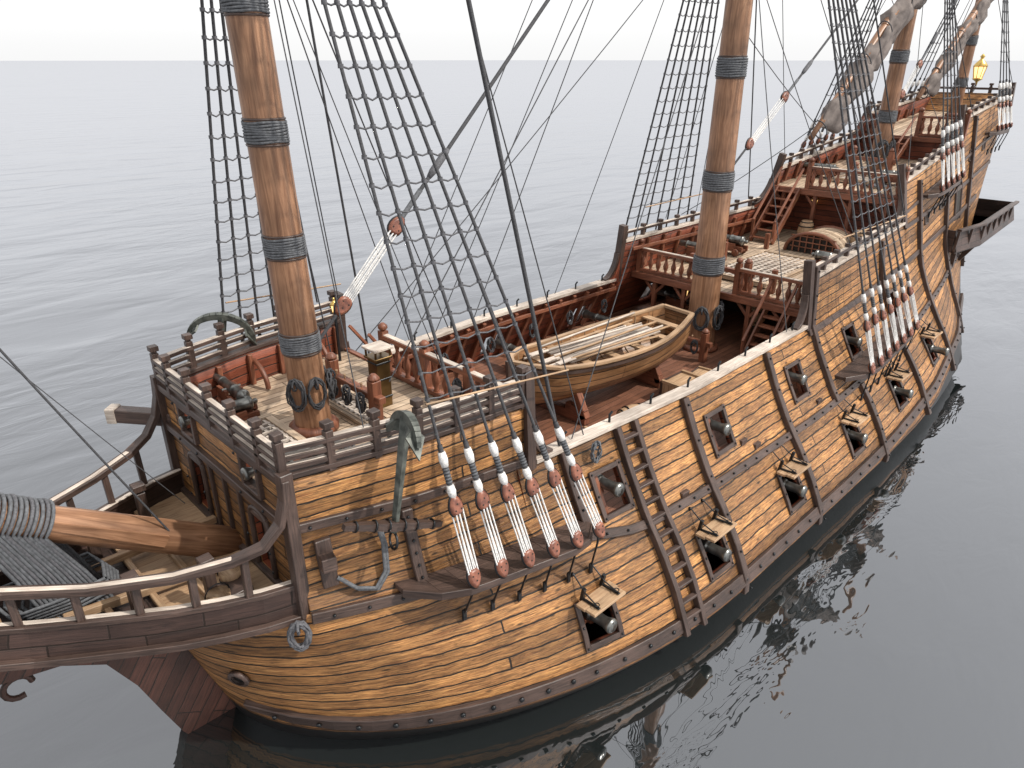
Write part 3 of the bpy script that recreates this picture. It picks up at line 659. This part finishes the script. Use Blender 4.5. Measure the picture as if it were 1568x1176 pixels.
# stern gallery
b=B()
X_=lin(33.7,43,9)
for s in (-1,1):
    def gy(x): return interp([(33.7,hw(33.7,4.8)+.35),(36,3.5),(43,3.1)],x)
    P=[V((x,s*gy(x),4.9)) for x in X_]
    b.strip(P,[V((0,s,.25)).normalized()]*9,.9,.08,'darkplank')
    b.strip([p+V((0,s*.1,.45)) for p in P],[Z]*9,.18,.08,'dark'); b.strip([p+V((0,0,-.42)) for p in P],[V((0,s,0))]*9,.12,.14,'dark')
    for i in range(8):
        p,q=P[i],P[i+1]; a=[V((p.x,s*1.5,4.5)),V((q.x,s*1.5,4.5)),q-Z*.4,p-Z*.4]; b.face(a,[(v.x,v.y) for v in a],'dark')
        b.beam(p+V((0,s*.08,-.4)),p+V((0,s*.12,.45)),.1,.1,'dark')
    for x in (34.3,36,38): b.beam(hp(x,3.7,s),V((x,s*(gy(x)-.1),4.4)),.16,.18,'dark')
    b.beam((33.7,s*(hw(33.7,4.8)-.1),4.9),(33.7,s*gy(33.7),4.9),.08,.9,'darkplank')
    pts=[hp(x,z,s,.03) for x,z in ((35,5.5),(35,6.8),(35.15,7.05),(35.4,7.15),(35.65,7.05),(35.8,6.8),(35.8,5.5))]; b.tube(pts,.06,'dark',6); b.face([p for p in pts],[(0,0)]*7,'void')
b.beam((43,-3.1,4.9),(43,3.1,4.9),.08,.9,'darkplank'); b.face([V((38,-3.1,4.5)),V((43,-3.1,4.5)),V((43,3.1,4.5)),V((38,3.1,4.5))],[(0,0),(5,0),(5,6),(0,6)],'dark')
b.obj('stern_gallery',ship,bevel=.01)
b=B()
for s in (-1,1):
    for x,z in ((31.0,6.2),(33.0,6.5),(36.9,8.0),(39,8.3)):
        P=[hp(x+i*.2,z+j*.22,s,.012) for i,j in ((-1,-1),(1,-1),(1,1),(-1,1))]; b.face(P,[(0,0)]*4,'void')
        for i in range(4): b.tube([P[i],P[(i+1)%4]],.045,'dark',4)
b.obj('stern_windows',ship)
def lateen(p0,p1,t0,t1,name,R=.3):
    b=B(); p0=V(p0);p1=V(p1); d=(p1-p0).normalized(); L=(p1-p0).length
    b.tube([p0+d*t for t in lin(0,L,14)],[.07+.09*math.sin(math.pi*min(1,(i+1)/14)) for i in range(14)],'mast',12,True)
    n=90; seg=20; k=len(b.v); a=V((0,1,0)); bb=d.cross(a)
    if bb.z>0: bb=-bb
    for i in range(n+1):
        t=t0+(t1-t0)*i/n; env=min(1,i/5+.15,(n-i)/5+.15); g=.6 if i%9==0 else (.8 if i%9 in(1,8) else 1)
        c=p0+d*(L*t)+bb*(R*.8*env)+V((0,-.06+.05*math.sin(i*.7),0))
        for j in range(seg):
            th=2*math.pi*j/seg; r=R*env*g*(1+.2*math.sin(3*th+i*.35)+.17*math.sin(5*th-i*.5)+random.uniform(-.08,.08))
            b.v.append(tuple(c+a*math.cos(th)*r*.75+bb*math.sin(th)*r*(1.25+.3*math.sin(i*.5))))
    for i in range(n):
        for j in range(seg):
            j2=(j+1)%seg; b.idx((k+i*seg+j,k+i*seg+j2,k+(i+1)*seg+j2,k+(i+1)*seg+j),[(i,j),(i,j+1),(i+1,j+1),(i+1,j)],'canvas',True)
    for i in range(0,n+1,9):
        t=t0+(t1-t0)*i/n; c=p0+d*(L*t)+bb*R*.45
        b.tube([c+a*math.cos(q)*R*.6+bb*math.sin(q)*R*.95 for q in lin(0,2*math.pi,13)],.022,'rope',5)
    b.obj(name,ship)
lateen((24.7,-.42,9.4),(41,-.42,22),.03,.85,'mizzen_lateen_yard',.4); lateen((34.2,-.4,10.3),(47,-.4,19.2),.04,.85,'bonaventure_lateen_yard',.3)
# rope coils
b=B()
def coil(c,n_,up,r=.25,turns=6,m='rope',rr=.02):
    c=V(c);n_=V(n_).normalized();up=V(up);sd=n_.cross(up).normalized(); pts=[]; f1=random.uniform(.31,.43)
    for i in range(turns*12+1):
        a=2*math.pi*i/12; q=r*(1+.16*math.sin(i*f1)); pts.append(c+up*math.sin(a)*q*1.25+sd*(math.cos(a)*q*.72+.02*math.sin(i*.21))+n_*(.04+.04*math.sin(i*1.3)))
    b.tube(pts,rr,m,5)
    hb=c+up*r*.9; b.tube([hb+n_*(.06+.08*math.cos(a))+up*.1*math.sin(a) for a in lin(0,2*math.pi,9)],rr*1.2,m,5)
for a in (3.7,4.6,5.7,.5): coil(FM(6.2)+V((math.cos(a)*.38,math.sin(a)*.38,0)),(math.cos(a),math.sin(a),0),Z,.22,8,'rope',.017)
for a in (3.6,4.7,5.6): coil(MM(4.3)+V((math.cos(a)*.52,math.sin(a)*.52,0)),(math.cos(a),math.sin(a),0),Z,.28,8)
for a in (3.6,4.7): coil(ZM(8.4)+V((math.cos(a)*.4,math.sin(a)*.4,0)),(math.cos(a),math.sin(a),0),Z,.3)
coil(V((3.75,-2.62,3.25)),(-.6,-1,0),Z,.2,12,'ratl',.022); coil((9.95,-3.62,4.6),(0,-1,.2),Z,.17,9,'wold',.016)
for x in lin(9.8,18.6,6): coil((x,3.15,4.1),(0,-1,0),Z,.16,6,'rope',.016)
for y in (-2.6,-2,-1.4): coil((8.3,y,5.8),(-1,0,0),Z,.15,6,'rope',.016)
for y in (-.5,0,.5): coil((6.62,y,5.75),(-1,0,0),Z,.14,6,'rope',.015); coil((18.68,y,3.6),(-1,0,0),Z,.16,6,'rope',.015)
for (x,y,z) in ((5.6,-1.1,5.33),(10.6,1.9,3.17),(17.6,-1.6,3.17),(22,-2.2,5.0),(30,-1,7.35)):
    b.tube([V((x+(.12+.022*i/3)*math.cos(i*.6),y+(.12+.022*i/3)*math.sin(i*.6),z+.0)) for i in range(40)],.028,'ratl',5)
pts=[hp(4.45,4.15,-1,.12),hp(4.7,3.85,-1,.1),hp(5.0,3.75,-1,.1),hp(5.2,4.0,-1,.12),hp(5.25,4.5,-1,.16),hp(5.2,4.9,-1,.2)]
for q in (0,.05): b.tube([p+V((q,0,-q)) for p in pts],.035,'wold',6)
b.obj('rope_coils',ship)
# ------------------------------------------------------------ movable objects
def place(mesh,name,loc,rz=0,rx=0,sc=1,ry=0):
    o=bpy.data.objects.new(name,mesh); bpy.context.collection.objects.link(o); o.location=loc; o.rotation_euler=(rx,ry,rz); o.scale=(sc,)*3; return o
b=B()
b.lathe([(.02,-1.0),(.07,-.97),(.08,-.9),(.04,-.86),(.15,-.82),(.2,-.78),(.2,-.72),(.175,-.7),(.165,-.3),(.18,-.28),(.18,-.22),(.155,-.2),(.135,.5),(.15,.52),(.15,.56),(.12,.6),(.115,.9),(.15,1.0),(.16,1.06),(.13,1.1),(.075,1.1),(.07,.7)],(0,0,.62),(1,0,.03),'bronze',16)
b.tube([V((0,-.28,.6)),V((0,.28,.6))],.05,'bronze',8,True)
for s in (-1,1):
    for x0,x1,h in ((-.9,-.55,.22),(-.56,-.2,.32),(-.21,.4,.45)): b.box(((x0+x1)/2,s*.22,.17+h/2),(x1-x0,.09,h),'redtrim')
    for x in (-.65,.25): b.lathe([(.02,-.04),(.15,-.04),(.15,.04),(.02,.04)],(x,s*.32,.15),(0,1,0),'redtrim',12)
b.box((-.25,0,.22),(1.2,.36,.07),'redtrim')
for x in (-.65,.25): b.beam((x,-.36,.15),(x,.36,.15),.09,.09,'dark')
can=b.obj('cannon',None,bevel=.006); cm=can.data
can.location=(10.2,2.2,3.15); can.rotation_euler=(0,0,math.pi/2)
def cannon(x,y,z,rz,sc=1):
    o=place(cm,'cannon',(x,y,z),rz,0,sc); md=o.modifiers.new('bevel','BEVEL'); md.width=.006; md.segments=1; md.limit_method='ANGLE'
for s in (-1,1):
    r=math.pi/2*s
    for x in (10.2,14.1,18.2,22.2):
        if not (s>0 and x==10.2): cannon(x,s*(hw(x,3.7)-(.85 if s<0 else 1.5)),3.15,r)
    for x in LP: cannon(x,s*(hw(x,1.72)-.75),1.12+sheer(x),r)
    cannon(24.5,s*2.1,5.12,r,.9); cannon(30.5,s*1.5,7.35,r,.7); cannon(5.1,s*1.95,5.32,r,.7)
    cannon(4.6,s*1.28,5.2,math.pi,.72)
cannon(22.8,2.2,5.05,r,.9)
b=B(); b.lathe([(.2,0),(.25,.1),(.29,.25),(.31,.4),(.29,.55),(.25,.7),(.2,.8)],(0,0,0),Z,'light',16)
for h,r in ((.04,.225),(.2,.287),(.6,.287),(.76,.225)): b.tube([V((r*math.cos(a),r*math.sin(a),h)) for a in lin(0,2*math.pi,17)],.022,'iron',5)
ba=b.obj('barrel'); ba.location=(13.3,-1.75,3.45); ba.rotation_euler=(math.pi/2,0,1.2)
for p in ((18.6,-2.5,3.15),(19.2,2.2,3.15),(22.0,.9,3.15),(27.6,-1.6,5.25),(27.9,.6,5.25),(26.9,-2.1,5.25),(23.0,-.3,3.15)): place(ba.data,'barrel',p,random.random()*3)
b=B()
for i in range(4): b.box((0,-.3+.2*i,.25),(.9,.19,.46),'light')
for x in (-.42,.42):
    for y in (-.42,.42): b.beam((x,y,0),(x,y,.5),.07,.07,'dark')
    b.beam((x,-.42,.5),(x,.42,.5),.08,.07,'light')
for y in (-.42,.42): b.beam((-.46,y,.46),(.46,y,.46),.05,.09,'dark'); b.beam((-.46,y,.05),(.46,y,.05),.05,.09,'dark')
cr=b.obj('wooden_crate',None,bevel=.008); cr.location=(11.6,-2.1,3.15); cr.rotation_euler=(0,0,.05)
for x,y,r_,s_ in ((16.0,-1.95,.0,1.15),(17.0,-1.9,.1,.9),(9.6,-2.1,.3,.7),(13.6,2.0,.2,.8)):
    place(cr.data,'wooden_crate',(x,y,3.15),r_,0,s_)
b=B(); b.lathe([(.15,0),(.2,.32),(.18,.32),(.13,.03)],(0,0,0),Z,'light',14); b.tube([V((.17*math.cos(a),.17*math.sin(a),.14)) for a in lin(0,2*math.pi,15)],.02,'iron',5)
b.tube([V((.2*math.cos(a),0,.3+.2*math.sin(a))) for a in lin(0,math.pi,9)],.012,'iron',4)
bu=b.obj('bucket'); bu.location=(2.9,-1.75,3.75); place(bu.data,'bucket',(3.3,-1.3,3.75)); place(bu.data,'bucket',(19.0,-1.9,3.16))
# rowing boat
b=B(); L=6.4; n=22
def bw(t): return 1.1*(math.sin(math.pi*min(1,.16+t*.6)))**.8*(1 if t>.14 else (t/.14)**.5*.98+.02)*(1 if t<.6 else 1-.35*((t-.6)/.4)**2)
def brise(t): return .28*(abs(t-.5)*2)**2.2
ring=9
for inner in (0,1):
    k=len(b.v)
    for i in range(n+1):
        t=i/n; w=bw(t)-.05*inner
        for j in range(-ring,ring+1):
            q=j/ring
            h=abs(q)**2.4; z=.05+1.05*h+brise(t)*(.3+.7*abs(q))+.05*inner*(1-abs(q))
            y=w*(math.copysign(abs(math.sin(q*math.pi/2))**.75,q))
            b.v.append(((t*L),y,z))
    W=2*ring+1
    for i in range(n):
        for j in range(W-1):
            ids=(k+i*W+j,k+i*W+j+1,k+(i+1)*W+j+1,k+(i+1)*W+j)
            if not inner: ids=ids[::-1]
            uv=[(b.v[a][0],((a-k)%W)*.13) for a in ids]; b.idx(ids,uv,'boat',True)
    e=k+n*W; b.idx([e+j for j in range(W)],[(b.v[e+j][1],b.v[e+j][2]) for j in range(W)],'boat')
for s in (-1,1):
    P=[V((i/n*L,s*bw(i/n),1.1+brise(i/n))) for i in range(n+1)]
    b.strip(P,[Z]*(n+1),.13,.05,'light'); b.strip([p-Z*.12 for p in P],[V((0,s,0))]*(n+1),.08,.05,'dark')
b.beam((L,-bw(1),1.38),(L,bw(1),1.38),.12,.08,'light')
b.strip([V((-.08,0,1.45)),V((-.05,0,.9)),V((.05,0,.4)),V((.3,0,.08)),V((2,0,-.02)),V((6.3,0,.0))],[V((-1,0,0)),V((-1,0,0)),V((-1,0,-.3)),V((-.6,0,-.8)),V((0,0,-1)),V((0,0,-1))],.1,.1,'dark')
for t in (.18,.33,.48,.63,.78,.9): b.beam((t*L,-bw(t)+.04,.95+brise(t)),(t*L,bw(t)-.04,.95+brise(t)),.24,.05,'light')
for i in range(11):
    y=random.uniform(-.6,.6); y2=y+random.uniform(-.3,.3); x0=random.uniform(.6,1.6); b.tube([V((x0,y,1.13+.02*i)),V((x0+random.uniform(3.4,4.2),y2,1.12+.025*i))],.032,'cap' if i%2 else 'light',7,True)
    if i%2==0: b.beam((x0-.5,y-.02,1.13+.02*i),(x0+.1,y,1.13+.02*i),.16,.025,'cap')
for y in (-.35,-.1,.15,.4): b.beam((1.6,y,1.08),(5.2,y*.8,1.08),.17,.035,'cap')
for t in lin(.12,.92,12):
    for s in (-1,1):
        b.tube([V((t*L,s*(bw(t)-.05)*math.sin(q*math.pi/2)**.75,.09+1.05*q**2.4+brise(t)*(.3+.7*q))) for q in (.3,.5,.7,.85,.95,1)],.022,'light',4)
bt=b.obj('rowing_boat'); bt.location=(11.35,.2,3.62); bt.rotation_euler=(0,0,math.radians(-5))
b=B()
for x,w_ in ((12.9,.8),(16.2,.8)):
    b.beam((x,-1.0,3.28),(x,1.0,3.28),.2,.26,'redtrim')
    for s in (-1,1): b.beam((x,s*.95,3.3),(x,s*.55,4.05),.2,.2,'redtrim'); b.beam((x,s*.95,3.4),(x,s*.3,3.45),.18,.3,'redtrim')
b.obj('boat_chocks',ship,bevel=.01)
def anchor(C_,E_,sdir,adir,R=.62,fl=.2):
    b=B(); C_=V(C_);E_=V(E_); ax=(C_-E_).normalized(); ad=V(adir); ad=(ad-ax*ad.dot(ax)).normalized(); sd=V(sdir).normalized(); nn=ax.cross(ad).normalized()
    b.beam(E_,C_,.08,.08,'steel',w1=.13,h1=.13)
    P=lambda a:C_-ax*R*.95+ad*math.sin(a)*R*1.12+ax*math.cos(a)*R
    A_=lin(-1.4,1.4,17)
    for i in range(16):
        w0=.05+.08*math.sin(math.pi*(i+1)/18); w1=.05+.08*math.sin(math.pi*(i+2)/18); b.beam(P(A_[i]),P(A_[i+1]),w0,w0,'steel',up=nn,w1=w1,h1=w1)
    for s in (-1,1):
        a=1.12*s; c=P(a); tg=(P(a+.05*s)-P(a-.05*s)).normalized(); inn=(C_-ax*R*.9-c).normalized()
        Q=[c-tg*.2+inn*.05,c+nn*fl-tg*.04+inn*.07,c+tg*.32+inn*.02,c-nn*fl-tg*.04+inn*.07]; Q2=[q+inn*.04 for q in Q]
        b.face(Q2,[(0,0)]*4,'steel'); b.face(Q[::-1],[(0,0)]*4,'steel')
        for i in range(4): b.face([Q[i],Q[(i+1)%4],Q2[(i+1)%4],Q2[i]],[(0,0)]*4,'steel')
    S=E_+ax*.12
    for s in (-1,1): b.beam(S,S+sd*s*.95,.15,.15,'dark',w1=.09,h1=.09)
    for q in (-.75,-.4,-.15,.15,.4,.75):
        e=V((0,0,1)); e=(e-sd*e.dot(sd)).normalized(); e2=sd.cross(e); rr=.11-.035*abs(q); b.tube([S+sd*q+(e*math.cos(a)+e2*math.sin(a))*rr for a in lin(0,2*math.pi,9)],.016,'iron',4)
    b.tube([E_-ax*.14+(ax*math.cos(a)+ad*math.sin(a))*.14 for a in lin(0,2*math.pi,13)],.024,'iron',6)
    return b.obj('anchor')
anchor((5.66,-3.3,6.8),(5.2,-3.42,4.95),(1.76,-.1,-.75),(-.2,-1,0),.44,.16)
anchor((5.6,3.05,6.85),(5.4,3.5,4.9),(1,0,-.2),(.85,-.5,0),.6,.17)
def lantern(loc,sc,name='lantern',m='gilt'):
    e=empty(name,loc); b=B()
    b.lathe([(.03,-.35),(.05,-.1),(.16,-.02),(.2,0),(.2,.05),(.15,.06)],(0,0,0),Z,m,8); b.lathe([(.27,.5),(.29,.53),(.2,.66),(.08,.78),(.06,.84),(.1,.9),(.02,1.0)],(0,0,0),Z,m,8)
    for q in range(8):
        a=2*math.pi*q/8; b.tube([V((.17*math.cos(a),.17*math.sin(a),.05)),V((.26*math.cos(a),.26*math.sin(a),.51))],.014,m,4)
    b.obj('frame',e); g=B(); g.lathe([(.14,.06),(.15,.07),(.23,.49),(.2,.5)],(0,0,0),Z,'glass',8); g.obj('glass',e); e.scale=(sc,)*3
lantern((43.4,0,10.9),1.15); lantern((21.2,1.6,4.2),.5); lantern((21.2,-2.6,4.1),.5); lantern((8.0,2.6,6.5),.36); lantern((29.2,1.0,6.4),.5)
b=B(); b.tube([V((42.9,0,10.3)),V((43.2,0,10.4)),V((43.4,0,10.6))],.05,'iron',6); b.beam((8.0,2.6,5.3),(8.0,2.6,6.42),.05,.05,'iron'); b.obj('lantern_bracket',ship)
# ------------------------------------------------------------ water (rippled open sea, calmer in the lee of the hull)
m,nt,bs=newmat('sea_water'); L_=nt.links.new; out=[n for n in nt.nodes if n.type=='OUTPUT_MATERIAL'][0]; nt.nodes.remove(bs)
tc=nt.nodes.new('ShaderNodeTexCoord')
mp=node(nt,'ShaderNodeMapping'); L_(tc.outputs['Object'],mp.inputs[0]); mp.inputs['Rotation'].default_value=(0,0,math.radians(41)); mp.inputs['Scale'].default_value=(.24,.55,1)
n1=node(nt,'ShaderNodeTexNoise',Scale=.45,Detail=2.0,Roughness=.4,Distortion=.5); L_(mp.outputs[0],n1.inputs['Vector'])
n2=node(nt,'ShaderNodeTexNoise',Scale=2.0,Detail=3.0,Roughness=.55,Distortion=.6); L_(mp.outputs[0],n2.inputs['Vector'])
n3=node(nt,'ShaderNodeTexNoise',Scale=.12,Detail=3.0); L_(mp.outputs[0],n3.inputs['Vector'])
gust=ramp(nt,n3.outputs['Fac'],[(.36,.2),(.6,1.)])
dv=nt.nodes.new('ShaderNodeVectorMath'); dv.operation='DISTANCE'; L_(tc.outputs['Object'],dv.inputs[0]); dv.inputs[1].default_value=(14,-10,0)
mr=nt.nodes.new('ShaderNodeMapRange'); L_(dv.outputs['Value'],mr.inputs[0]); mr.inputs[1].default_value=8; mr.inputs[2].default_value=34; mr.inputs[3].default_value=.3; mr.inputs[4].default_value=1.0
mg=nt.nodes.new('ShaderNodeMath'); mg.operation='MULTIPLY'; L_(gust,mg.inputs[0]); L_(mr.outputs[0],mg.inputs[1])
b1=node(nt,'ShaderNodeBump',Strength=1.0,Distance=.26); L_(n1.outputs['Fac'],b1.inputs['Height']); L_(mr.outputs[0],b1.inputs['Strength'])
b2=node(nt,'ShaderNodeBump',Strength=1.0,Distance=.075); L_(n2.outputs['Fac'],b2.inputs['Height']); L_(mg.outputs[0],b2.inputs['Strength']); L_(b1.outputs[0],b2.inputs['Normal'])
lw=node(nt,'ShaderNodeLayerWeight',Blend=.5); L_(b2.outputs[0],lw.inputs['Normal'])
pw=nt.nodes.new('ShaderNodeMath'); pw.operation='POWER'; L_(lw.outputs['Facing'],pw.inputs[0]); pw.inputs[1].default_value=3.0
ma=nt.nodes.new('ShaderNodeMath'); ma.operation='MULTIPLY_ADD'; L_(pw.outputs[0],ma.inputs[0]); ma.inputs[1].default_value=.74; ma.inputs[2].default_value=.23; ma.use_clamp=True
df=node(nt,'ShaderNodeBsdfDiffuse'); df.inputs[0].default_value=(.010,.0125,.0125,1)
gl=node(nt,'ShaderNodeBsdfGlossy',Roughness=.012); gl.inputs[0].default_value=(.81,.82,.86,1); L_(b2.outputs[0],gl.inputs['Normal'])
mx=nt.nodes.new('ShaderNodeMixShader'); L_(ma.outputs[0],mx.inputs[0]); L_(df.outputs[0],mx.inputs[1]); L_(gl.outputs[0],mx.inputs[2]); L_(mx.outputs[0],out.inputs[0])
me=bpy.data.meshes.new('water'); S=9000; me.from_pydata([(-S,-S,0),(S,-S,0),(S,S,0),(-S,S,0)],[],[(0,1,2,3)]); me.materials.append(m)
wo=bpy.data.objects.new('water',me); bpy.context.collection.objects.link(wo)
# ------------------------------------------------------------ world, sun, camera
sv=V((.35,-.62,.85)).normalized(); el=math.asin(sv.z); rot=math.atan2(sv.x,sv.y)
w=bpy.data.worlds.new('World'); bpy.context.scene.world=w; w.use_nodes=True; nt=w.node_tree; nt.nodes.clear()
o=nt.nodes.new('ShaderNodeOutputWorld'); bg=nt.nodes.new('ShaderNodeBackground'); bg2=nt.nodes.new('ShaderNodeBackground'); ad=nt.nodes.new('ShaderNodeAddShader')
sk=nt.nodes.new('ShaderNodeTexSky'); sk.sky_type='NISHITA'; sk.sun_disc=False; sk.sun_elevation=el; sk.sun_rotation=rot; sk.dust_density=4
hs=nt.nodes.new('ShaderNodeHueSaturation'); hs.inputs['Saturation'].default_value=.2
nt.links.new(sk.outputs[0],hs.inputs['Color']); nt.links.new(hs.outputs[0],bg.inputs[0]); bg.inputs[1].default_value=.07
bg2.inputs[0].default_value=(1,1,1,1); bg2.inputs[1].default_value=.92
nt.links.new(bg.outputs[0],ad.inputs[0]); nt.links.new(bg2.outputs[0],ad.inputs[1]); nt.links.new(ad.outputs[0],o.inputs[0])
l=bpy.data.lights.new('sun','SUN'); l.energy=4.0; l.angle=math.radians(1.2); l.color=(1,.95,.87)
lo=bpy.data.objects.new('sun',l); bpy.context.collection.objects.link(lo); lo.rotation_euler=sv.to_track_quat('Z','Y').to_euler(); lo.location=(0,0,60)
f=1093.;p=math.atan(497/1093);az=math.radians(45.7)
cam=bpy.data.cameras.new('camera'); co=bpy.data.objects.new('camera',cam); bpy.context.collection.objects.link(co)
cam.sensor_width=36; cam.lens=f/1568*36; cam.clip_end=20000; cam.clip_start=.1
co.location=(0,-11.43,11.8)
d=V((math.cos(p)*math.cos(az),math.cos(p)*math.sin(az),-math.sin(p))); co.rotation_euler=d.to_track_quat('-Z','Y').to_euler()
bpy.context.scene.camera=co
vs=bpy.context.scene.view_settings; vs.view_transform='Standard'; vs.look='None'; vs.exposure=0
